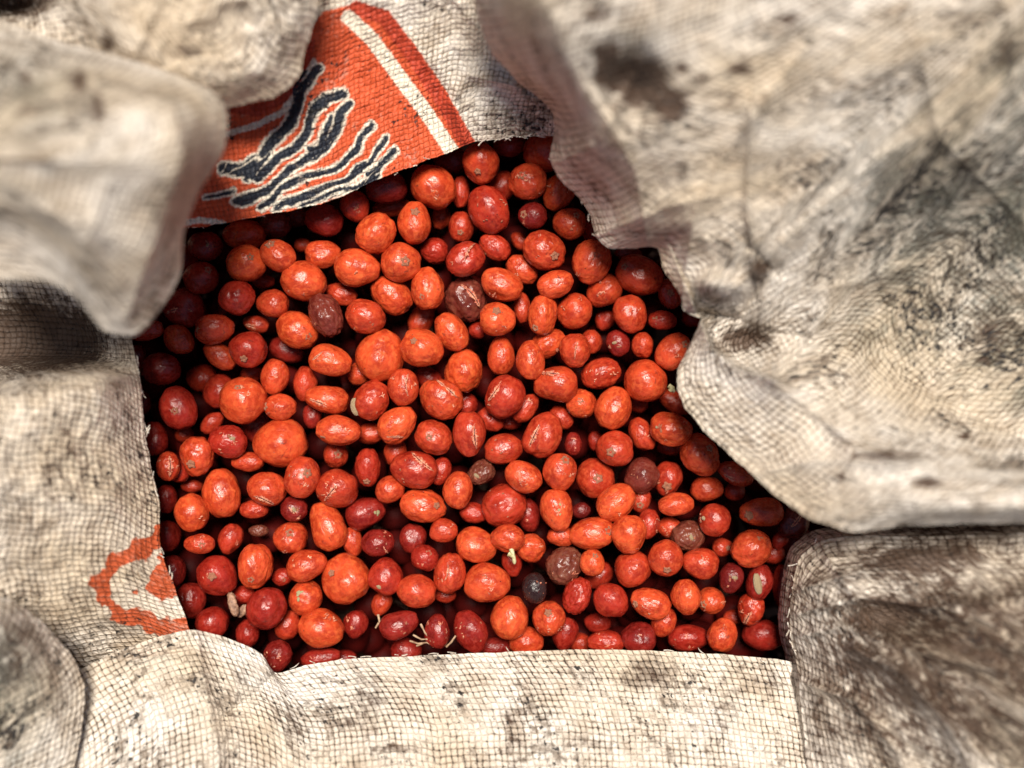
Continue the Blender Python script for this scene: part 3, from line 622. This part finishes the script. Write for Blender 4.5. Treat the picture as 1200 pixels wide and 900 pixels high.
for it in range(40):                                         # settle: overlapping fruit sink below what lies on them
    for i in range(len(cher)):
        p = cher[i]
        for j in range(i + 1, len(cher)):
            q = cher[j]
            dx = (p['X'] - q['X']) * K; dy = (p['Y'] - q['Y']) * K
            d2 = dx * dx + dy * dy; R = (p['r'] + q['r']) * .93
            if d2 >= R * R: continue
            need = math.sqrt(R * R - d2) * .95; dz = p['z'] - q['z']
            if abs(dz) < need:
                hi, lo = (p, q) if (p['lev'], -p['z']) < (q['lev'], -q['z']) else (q, p)
                gap = need - (hi['z'] - lo['z'])
                lo['z'] -= gap * .5; hi['z'] += min(gap * .02, .0002)
    
print('z range', min(c['z'] for c in cher), max(c['z'] for c in cher))

# small parts
def calyx_mesh(i):
    rs = np.random.RandomState(50 + i); prof = [(.0, -.30), (.28, -.22), (.42, .10), (.62, .30), (.80, .22), (1.0, -.08), (1.05, -.45)]
    n = 28; vs = []; 
    for k, (r, z) in enumerate(prof):
        for j in range(n):
            a = 2 * math.pi * j / n
            rr = r * (1 + .16 * math.sin(5 * a + i) * (k > 2) + .10 * rs.randn() * (k > 1)); vs.append((rr * math.cos(a), rr * math.sin(a), z + .09 * rs.randn() * (k > 1)))
    fs = [(k * n + j, k * n + (j + 1) % n, (k + 1) * n + (j + 1) % n, (k + 1) * n + j) for k in range(len(prof) - 1) for j in range(n)]
    return mesh_np('calyx', np.array(vs), np.array(fs), M_CALYX)
CAL = [calyx_mesh(i) for i in range(5)]
SEEDV = V2.copy(); SEEDV[:, 2] *= .8
SEEDV = SEEDV * (1 - .10 * np.exp(-(SEEDV[:, 1] / .12) ** 2))[:, None] * (1 + .08 * n3(SEEDV, 2.0, 3))[:, None]
SEED_ME = mesh_np('seed', SEEDV, F2, M_SEED)
FLESHV = V2 * (1 + .5 * n3(V2, 2.4, 6))[:, None] * (1 + .5 * n3(V2, 7, 8))[:, None]
FLESH_ME = mesh_np('flesh', FLESHV, F2, M_FLESH)

def surf(c, dx, dy):
    """point and normal on the ellipsoid of cherry c below pixel offset dx,dy (local, unrotated world axes; metres)"""
    s = K * (H - c['z']) / H
    a = c['a'] * s; b = c['b'] * s; th = math.radians(c['ang'])
    u = (dx * s * math.cos(th) + dy * s * math.sin(th)); v = (-dx * s * math.sin(th) + dy * s * math.cos(th))
    q = (u / a) ** 2 + (v / b) ** 2
    if q > .86: f = math.sqrt(.86 / q); u *= f; v *= f; q = .86
    w = c['c3'] * math.sqrt(1 - q)
    nn = Vector((u / a ** 2, v / b ** 2, w / c['c3'] ** 2)).normalized()
    R = Matrix.Rotation(th, 3, 'Z')
    return R @ Vector((u, v, w)), R @ nn

def strip_mesh(c, dx, dy, ang, half, width_px):
    """a split: raised torn lips round a dark slit, laid on the curved skin"""
    n = 22; prof = [(-1.0, -.10), (-.72, .20), (-.42, .30), (-.18, -.05), (0, -.45), (.18, -.05), (.42, .30), (.72, .20), (1.0, -.10)]
    vs = []; th = math.radians(ang); s = K * (H - c['z']) / H; rs = np.random.RandomState(int(c['X']))
    bow = rs.uniform(-.22, .22)
    for i in range(n + 1):
        t = -1 + 2 * i / n; wid = width_px * (1 - t * t) ** .6 * max(.25, 1 + .45 * rs.randn()) + .15
        cx = dx + half * t * math.cos(th) - bow * half * (t * t - .4) * math.sin(th); cy = dy + half * t * math.sin(th) + bow * half * (t * t - .4) * math.cos(th)
        for (o_, h_) in prof:
            jit = 1 + .25 * rs.randn() * (abs(o_) < .9)
            p, nn = surf(c, cx - o_ * wid * math.sin(th), cy + o_ * wid * math.cos(th))
            vs.append(p * 1.012 + nn * (h_ * jit * wid * .42 * s + .00012))
    m = len(prof); fs = []
    for i in range(n):
        for k in range(m - 1):
            fs.append((i * m + k, i * m + k + 1, (i + 1) * m + k + 1, (i + 1) * m + k))
    me = mesh_np('split', np.array([tuple(v) for v in vs]), np.array(fs), M_FLESH)
    me.materials.append(M_PIT)
    for i, p in enumerate(me.polygons):
        if (i % (m - 1)) in (3, 4): p.material_index = 1
    return me

def link(name, me, parent, loc=(0, 0, 0), rot=None, scale=None):
    o = bpy.data.objects.new(name, me); C.objects.link(o); o.parent = parent
    o.location = loc
    if rot is not None: o.rotation_mode = 'QUATERNION'; o.rotation_quaternion = rot
    if scale is not None: o.scale = scale
    return o

GRP = 'coffee cherries in the sack'
for i, c in enumerate(cher):
    s = K * (H - c['z']) / H
    rsi = np.random.RandomState(900 + i)
    a, b = c['a'] * s, c['b'] * s
    c['c3'] = b * rsi.uniform(.92, 1.05)
    empty = bpy.data.objects.new('coffee_cherry', None); C.objects.link(empty)
    empty.location = P(c['X'], c['Y'], c['z']); empty.empty_display_size = .005
    c['o'] = empty
    flag = [x.split(':')[0] for x in c['f']]
    me = WRK[i % 4] if ('k' in flag or 'h' in flag or c['t'] >= 2.5 and 'w' not in flag) else VAR[rsi.randint(24)]
    body = link('skin', me, empty)
    flip = math.pi if rsi.rand() < .5 else 0
    body.rotation_euler = (rsi.uniform(0, 2 * math.pi) , 0, math.radians(c['ang']) + flip)
    # euler XYZ: roll about own long axis first, then turn in plan; squash along the long axis only
    body.scale = (a, (b + c['c3']) / 2, (b + c['c3']) / 2)
    t = (c['t'] if c['t'] >= 2.2 else c['t'] * .78) + rsi.uniform(-.18, .22) * (c['t'] < 2.5)
    col = tone(min(max(t, 0), 4)); body.color = (*col, 1)
    for ft in c['f']:
        p = ft.split(':'); k = p[0]
        if k == 'c':
            q, nn = surf(c, float(p[1]), float(p[2])); r_ = rsi.uniform(3.4, 5.2) * s * min(1, c['r'] / (17 * K))
            rot = nn.to_track_quat('Z', 'Y')
            link('calyx', CAL[rsi.randint(5)], empty, q * .985 + nn * .0001, rot, (r_, r_, r_ * .55))
        elif k == 's' or k == 'r':
            me_ = strip_mesh(c, float(p[1]), float(p[2]), float(p[3]), float(p[4]), 2.3 if k == 's' else 1.0)
            me_.name = 'split' if k == 's' else 'scar'
            link('split' if k == 's' else 'scar', me_, empty)
        elif k == 'e':
            q, nn = surf(c, float(p[1]), float(p[2])); la, lb = float(p[3]) * s, float(p[4]) * s
            rot = Matrix.Rotation(math.radians(100 if float(p[3]) > 9 else rsi.uniform(0, 180)), 3, 'Z').to_quaternion()
            link('seed', SEED_ME, empty, q * .93, rot, (la * (1 if la > 9 * s else .62), lb * (.85 if la > 9 * s else .6), lb * .8))
            for k2 in range(3):
                q2, n2 = surf(c, float(p[1]) + rsi.uniform(-6, 6), float(p[2]) + rsi.uniform(-6, 6))
                link('flesh', FLESH_ME, empty, q2 * .99, n2.to_track_quat('Z', 'Y'), (rsi.uniform(1.2, 3.2) * s, rsi.uniform(.8, 1.6) * s, 1.0 * s))
        elif k == 'g':
            q, nn = surf(c, float(p[1]), float(p[2]))
            for k2 in range(5):
                q2, n2 = surf(c, float(p[1]) + rsi.uniform(-3, 3), float(p[2]) + rsi.uniform(-7, 7))
                o2 = link('mould_spot', FLESH_ME, empty, q2 * .995, n2.to_track_quat('Z', 'Y'), (rsi.uniform(1.5, 3.2) * s, rsi.uniform(1, 2) * s, .5 * s))
                o2.material_slots[0].link = 'OBJECT'; o2.material_slots[0].material = M_GREEN
        elif k == 'w':      # beads of juice on the skin
            for k2 in range(5):
                q2, n2 = surf(c, rsi.uniform(-.7, .7) * c['b'], rsi.uniform(-.7, .7) * c['b'])
                o2 = link('flesh', FLESH_ME, empty, q2, n2.to_track_quat('Z', 'Y'), (rsi.uniform(.8, 2.0) * s, rsi.uniform(.6, 1.2) * s, .7 * s))

def flake_mesh(c, rsx):  # pale flecks for torn skin that also stand in for small glints
    vs, fs = [], []; s = K * (H - c['z']) / H
    spots = [(rsx.uniform(-.75, .75) * c['b'], rsx.uniform(-.75, .75) * c['b']) for _ in range(rsx.randint(1, 4))]
    for (sx, sy) in spots:
        for k in range(rsx.randint(2, 6)):
            cx = sx + rsx.normal(0, 1.6); cy = sy + rsx.normal(0, 1.6); L = rsx.uniform(.8, 2.6); W = rsx.uniform(.35, .9); th = rsx.uniform(0, math.pi)
            b0 = len(vs)
            for (u_, v_, h_) in ((-1, 0, .1), (-.4, -1, .3), (.5, -.8, .9), (1, .1, .2), (.4, .9, .5), (-.5, .8, .2), (0, 0, 1.1)):
                p, nn = surf(c, cx + (u_ * L * math.cos(th) - v_ * W * math.sin(th)), cy + (u_ * L * math.sin(th) + v_ * W * math.cos(th)))
                vs.append(tuple(p * 1.01 + nn * (h_ * .55 * s)))
            for q in range(6): fs.append((b0 + 6, b0 + q, b0 + (q + 1) % 6))
    return mesh_np('torn_skin_glint', np.array(vs), np.array(fs), M_FLESH)
for i, c in enumerate(cher):
    rsx = np.random.RandomState(4000 + i)
    if c['lev'] <= 1 and rsx.rand() < .55: link('torn_skin_glint', flake_mesh(c, rsx), c['o'])

# ------------------------------------------------------------------ labels that single each fruit out
LAND = {(436, 469): 'cherry with a pale seed squeezed out of its left side', (627, 689): 'small glossy black cherry in the lower middle', (661, 662): 'brown wrinkled cherry right of the glossy black one',
        (382, 369): 'leathery brown cherry with a flattened skin', (546, 351): 'brown cherry split along a pale seam', (486, 550): 'large red cherry torn open across its top right',
        (327, 519): 'largest smooth bright red cherry, in the left half', (446, 415): 'large smooth flat-faced orange red cherry above the one with the pale seed', (214, 360): 'broken cherry at the left edge under the sack fold',
        (564, 191): 'bright cherry with black pits, just under the printed flap', (806, 629): 'dark cherry cracked open with its pale inside showing', (890, 683): 'dark cherry with a long olive seed sliver at the right edge',
        (564, 554): 'small dark crumbling cherry with pale torn flesh', (405, 678): 'very large round red cherry in the lower left', (750, 322): 'large red cherry beneath the right cloth corner',
        (652, 597): 'red cherry with a pale green streak down its face', (358, 700): 'bright cherry with a pale green patch on its left', (573, 246): 'wet dark red cherry with beads of juice near the top',
        (260, 579): 'tall smooth bright red cherry in the lower left', (892, 600): 'bright oval cherry nearest the right cloth edge', (513, 740): 'maroon cherry touched by a dry pale twig',
        (862, 555): 'cherry with a crescent split beside the right cloth edge', (636, 510): 'egg-shaped cherry with a pale split down its left', (930, 612): 'dark maroon cherry with one thin pale slit at far right',
        (452, 676): 'round cherry with chewed pale flesh on its face', (241, 288): 'dark cherry cracked in a star at upper left', (698, 560): 'round cherry with a crusty calyx in its centre',
        (591, 465): 'brownish red cherry split along its left side', (267, 517): 'dark cherry with a pale torn spot at its right'}
lm = []
for c in cher:
    key = (int(c['X']), int(c['Y']))
    if key in LAND: c['lab'] = LAND[key]; lm.append(c)
SHORT = {(436, 469): 'cherry with the pale seed', (627, 689): 'glossy black cherry', (661, 662): 'brown wrinkled cherry', (382, 369): 'leathery brown cherry', (546, 351): 'brown seam-split cherry',
         (486, 550): 'torn open cherry', (327, 519): 'largest bright cherry', (446, 415): 'large flat-faced cherry', (214, 360): 'broken cherry by the left fold', (564, 191): 'black-pitted cherry',
         (806, 629): 'dark cracked cherry', (890, 683): 'cherry with the olive sliver', (564, 554): 'crumbling dark cherry', (405, 678): 'very large lower left cherry', (750, 322): 'large cherry under the cloth corner',
         (652, 597): 'green-streaked cherry', (358, 700): 'green-patched cherry', (573, 246): 'juice-beaded cherry', (260, 579): 'tall smooth cherry', (892, 600): 'bright oval by the right edge',
         (513, 740): 'cherry with the twig', (862, 555): 'crescent-split cherry', (636, 510): 'pale-split egg-shaped cherry', (930, 612): 'thin-slit maroon cherry', (452, 676): 'chewed cherry',
         (241, 288): 'star-cracked cherry', (698, 560): 'crusty-centred cherry', (591, 465): 'left-split brownish cherry', (267, 517): 'pale-spotted dark cherry'}
DIRS = ['right', 'upper right', 'above', 'upper left', 'left', 'lower left', 'below', 'lower right']
DTXT = {'right': 'right of', 'left': 'left of', 'above': 'above', 'below': 'below', 'upper right': 'up-right from', 'upper left': 'up-left from', 'lower left': 'down-left from', 'lower right': 'down-right from'}
ORD = ['nearest', 'second', 'third', 'fourth', 'fifth', 'sixth', 'seventh']
rank = {}
for L in lm:
    sect = {d: [] for d in DIRS}
    for c in cher:
        if c is L: continue
        dx = c['X'] - L['X']; dy = L['Y'] - c['Y']
        k = int(((math.degrees(math.atan2(dy, dx)) + 22.5) % 360) // 45)
        sect[DIRS[k]].append((math.hypot(dx, dy), id(c)))
    for d, lst in sect.items():
        lst.sort()
        for q, (dist, ident) in enumerate(lst[:7]): rank.setdefault(ident, []).append((dist + 22 * q, q, d, L))
used = set(c['lab'] for c in lm)
def look(c):
    sz = 'large' if c['a'] > 22.5 else 'mid-sized' if c['a'] > 17 else 'small'
    tn = 'bright red' if c['t'] < .35 else 'red' if c['t'] < .9 else 'deep red' if c['t'] < 1.5 else 'dark maroon'
    if c['t'] >= 2.5: tn = 'brown'
    sh = 'elongated' if c['a'] / c['b'] > 1.35 else 'oval' if c['a'] / c['b'] > 1.12 else 'round'
    if c['lev'] >= 2: sh = 'half-buried'
    ks = [x[0] for x in c['f']]
    ex = ' split' if 's' in ks else ' scarred' if 'r' in ks else ''
    return f'{sz} {tn} {sh}{ex} cherry'
for c in cher:
    if 'lab' not in c:
        for dist, q, d, L in sorted(rank.get(id(c), []), key=lambda t: t[:3]):
            lab = f"{look(c)}, {ORD[q]} one {DTXT[d]} the {SHORT[(int(L['X']), int(L['Y']))]}"
            if lab not in used and len(lab.split()) <= 16: break
        else:
            lab = f"{look(c)} lying near the sack rim"
        c['lab'] = lab; used.add(lab)
    c['o']['label'] = c['lab']; c['o']['category'] = 'cherry'; c['o']['group'] = GRP

# ------------------------------------------------------------------ the fruit underneath (past counting)
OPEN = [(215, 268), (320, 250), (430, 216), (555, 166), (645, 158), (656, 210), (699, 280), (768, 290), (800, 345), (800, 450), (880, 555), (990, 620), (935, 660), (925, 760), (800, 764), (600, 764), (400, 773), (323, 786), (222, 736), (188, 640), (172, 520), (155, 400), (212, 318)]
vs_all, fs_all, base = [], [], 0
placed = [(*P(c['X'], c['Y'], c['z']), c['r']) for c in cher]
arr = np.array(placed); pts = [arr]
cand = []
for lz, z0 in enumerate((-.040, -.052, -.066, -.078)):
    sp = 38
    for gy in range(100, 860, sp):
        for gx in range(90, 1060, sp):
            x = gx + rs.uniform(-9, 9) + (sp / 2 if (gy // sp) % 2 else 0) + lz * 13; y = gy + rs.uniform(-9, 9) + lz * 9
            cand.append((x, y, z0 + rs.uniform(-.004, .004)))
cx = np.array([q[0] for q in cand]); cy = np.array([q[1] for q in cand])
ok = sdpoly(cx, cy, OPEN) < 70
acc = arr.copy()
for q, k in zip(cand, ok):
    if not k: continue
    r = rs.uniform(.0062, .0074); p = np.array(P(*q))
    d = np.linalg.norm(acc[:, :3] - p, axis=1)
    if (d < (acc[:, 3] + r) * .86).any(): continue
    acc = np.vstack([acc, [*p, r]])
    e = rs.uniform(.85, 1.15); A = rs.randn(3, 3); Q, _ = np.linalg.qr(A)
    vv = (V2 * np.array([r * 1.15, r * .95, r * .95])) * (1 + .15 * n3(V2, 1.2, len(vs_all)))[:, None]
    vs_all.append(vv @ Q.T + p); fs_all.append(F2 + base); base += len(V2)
print('fill', len(vs_all))
n = NT('gap_shade_skin'); tc = n.n('ShaderNodeTexCoord').outputs['Object']
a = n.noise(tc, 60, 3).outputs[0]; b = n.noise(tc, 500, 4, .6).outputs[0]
n.l(n.mix(n.ramp(a, .4, .6), (.030, .003, .003), (.070, .005, .004)), n.bsdf.inputs['Base Color']); n.bsdf.inputs['Roughness'].default_value = .5; n.bsdf.inputs['Specular IOR Level'].default_value = .06  # near-black colour paints the shade of the gaps into the skin
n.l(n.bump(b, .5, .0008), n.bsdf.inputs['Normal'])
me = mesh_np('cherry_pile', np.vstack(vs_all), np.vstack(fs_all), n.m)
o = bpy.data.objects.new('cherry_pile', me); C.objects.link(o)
o['kind'] = 'stuff'; o['label'] = 'coffee cherries packed deep in the sack, skin colour darkened as gap shade'; o['category'] = 'cherries'

# ------------------------------------------------------------------ loose bits
def tube(name, pts, r0, r1, mat, parent=None, sides=7):
    pts = [Vector(p) for p in pts]; vs = []; n = len(pts); rr = np.random.RandomState(len(pts) + int(abs(pts[0].x) * 1e5))
    for i, p in enumerate(pts):
        d = (pts[min(i + 1, n - 1)] - pts[max(i - 1, 0)]).normalized(); u = d.orthogonal().normalized(); v = d.cross(u)
        r = (r0 + (r1 - r0) * i / (n - 1)) * (1 + .25 * rr.randn() * .6)
        for k in range(sides):
            a = 2 * math.pi * k / sides; vs.append(p + (u * math.cos(a) + v * math.sin(a)) * r)
    fs = [(i * sides + k, i * sides + (k + 1) % sides, (i + 1) * sides + (k + 1) % sides, (i + 1) * sides + k) for i in range(n - 1) for k in range(sides)]
    me = mesh_np(name, np.array([tuple(v) for v in vs]), np.array(fs), mat)
    o = bpy.data.objects.new(name, me); C.objects.link(o); o.parent = parent; return o
def twig(lab, X, Y, z, branches, mat=M_TWIG, r=.00042, cat='twig'):
    root = bpy.data.objects.new('dry_twig', None); C.objects.link(root); root.location = P(X, Y, z); root['label'] = lab; root['category'] = cat
    for br in branches:
        pts = []
        for i, (dx, dy) in enumerate(br):
            pts.append((dx * K, -dy * K, .0006 * math.sin(i * 1.7)))
        # smooth
        pp = [Vector(p) for p in pts]; full = []
        for i in range(len(pp) - 1):
            for t in (0, .33, .66): full.append(pp[i].lerp(pp[i + 1], t))
        full.append(pp[-1])
        tube('branch', full, r, r * .8, mat, root)
    return root
twig('dry pale branching twig lying over the maroon cherry near the bottom edge', 500, 745, -.002,
     [[(-20, 6), (-10, 9), (0, 8), (8, 12)], [(-7, -14), (-2, -4), (4, 4), (8, 14)], [(-16, -1), (-6, 4), (4, 4)], [(4, 4), (12, -2)], [(-12, 12), (-3, 8)]], r=.00042)
twig('short pale twig stub beside the maroon cherry, right of the branching twig', 529, 751, -.004, [[(-6, 7), (0, 1), (5, -6)]], r=.00042)
twig('thin pale sprig hanging below the small pointed cherry, lower centre left', 444, 728, -.006, [[(-1, -8), (1, 0), (4, 8)], [(1, 0), (-4, 8)]], r=.0005)
twig('greenish stalk poking out below the bright cherry left of the green-streaked one', 601, 652, -.003, [[(-2, -9), (1, 0), (2, 9)], [(-5, -3), (1, 0)]], M_GREEN, .0009, 'stalk')
twig('small greenish crumb by the rightmost bulge of the cloth edge', 787, 455, -.006, [[(-3, -3), (1, 0), (3, 4)], [(-2, 3), (2, -2)]], M_GREEN, .0008, 'crumb')
def husk(lab, X, Y, z, l, w, ang):
    vs = []; nu_, nv_ = 10, 7; rr = np.random.RandomState(int(X))
    for i in range(nu_ + 1):
        t = -1 + 2 * i / nu_
        for j in range(nv_ + 1):
            s = -1 + 2 * j / nv_; ww = w * math.sqrt(max(0, 1 - t * t * .96)) * (1 + .12 * rr.randn())
            vs.append((t * l * K, s * ww * K, (-.45 * (s * s) * w - .2 * t * t * l) * K + .0002 * rr.randn()))
    fs = [(i * (nv_ + 1) + j, i * (nv_ + 1) + j + 1, (i + 1) * (nv_ + 1) + j + 1, (i + 1) * (nv_ + 1) + j) for i in range(nu_) for j in range(nv_)]
    me = mesh_np('cherry_husk', np.array(vs), np.array(fs), M_HUSK)
    o = bpy.data.objects.new('cherry_husk', me); C.objects.link(o); o.location = P(X, Y, z); o.rotation_euler = (.2, .1, math.radians(ang))
    md = o.modifiers.new('thickness', 'SOLIDIFY'); md.thickness = .0005
    o['label'] = lab; o['category'] = 'husk'
husk('torn brown skin husk standing between two dark cherries at lower left', 273, 708, -.003, 14, 5, 105)
husk('shrivelled dark husk scrap in the gap at the bottom left', 284, 716, -.008, 8, 4, 60)

# frayed tapes along the cut rims, one part of the sack
vs, fs = [], []
rf = np.random.RandomState(77)
RIMS = [([(555, 166), (600, 161), (646, 158)], .010, 26), ([(215, 268), (320, 250), (430, 216), (530, 176)], .013, 14), ([(155, 400), (163, 440), (172, 520), (187, 598), (188, 640), (205, 690), (222, 736)], .017, 18),
        ([(323, 787), (400, 772), (600, 764), (800, 764), (935, 778)], .0045, 26), ([(932, 770), (925, 742), (928, 692), (937, 654), (962, 634), (1000, 628)], .012, 26), ([(645, 188), (682, 236), (699, 276), (768, 290)], .021, 8)]
for pts, z, cnt in RIMS:
    rp = resample([(a_, b_, 0) for a_, b_ in pts], 200)
    for k in range(cnt):
        i = rf.randint(2, 198); p = rp[i]; t = rp[i + 1] - rp[i - 1]; t = t[:2] / (np.hypot(*t[:2]) + 1e-9)
        ang = rf.normal(0, .5) + (math.pi if rf.rand() < .5 else 0); d = np.array([t[0] * math.cos(ang) - t[1] * math.sin(ang), t[0] * math.sin(ang) + t[1] * math.cos(ang)])
        L = rf.uniform(4, 13); w = rf.uniform(.25, .6); cur = rf.uniform(-.6, .6); q = p[:2].copy(); b0 = len(vs)
        for j in range(6):
            nn = np.array([-d[1], d[0]]); zz = z + .0008 * math.sin(j * .9 + k) + .0004
            for sg in (-1, 1): vs.append(P(q[0] + nn[0] * w * sg, q[1] + nn[1] * w * sg, zz + .0001 * sg))
            q = q + d * L / 5; c_, s_ = math.cos(cur / 3), math.sin(cur / 3); d = np.array([d[0] * c_ - d[1] * s_, d[0] * s_ + d[1] * c_])
        for j in range(5): fs.append((b0 + 2 * j, b0 + 2 * j + 1, b0 + 2 * j + 3, b0 + 2 * j + 2))
M_FIB = simple_mat('frayed_fibre', (.50, .42, .33), (.86, .80, .70), .4, 400)
me = mesh_np('frayed_threads', np.array(vs), np.array(fs), M_FIB)
o = bpy.data.objects.new('frayed_threads', me); C.objects.link(o); o.parent = sack; o['kind'] = 'stuff'
md = o.modifiers.new('thickness', 'SOLIDIFY'); md.thickness = .00015
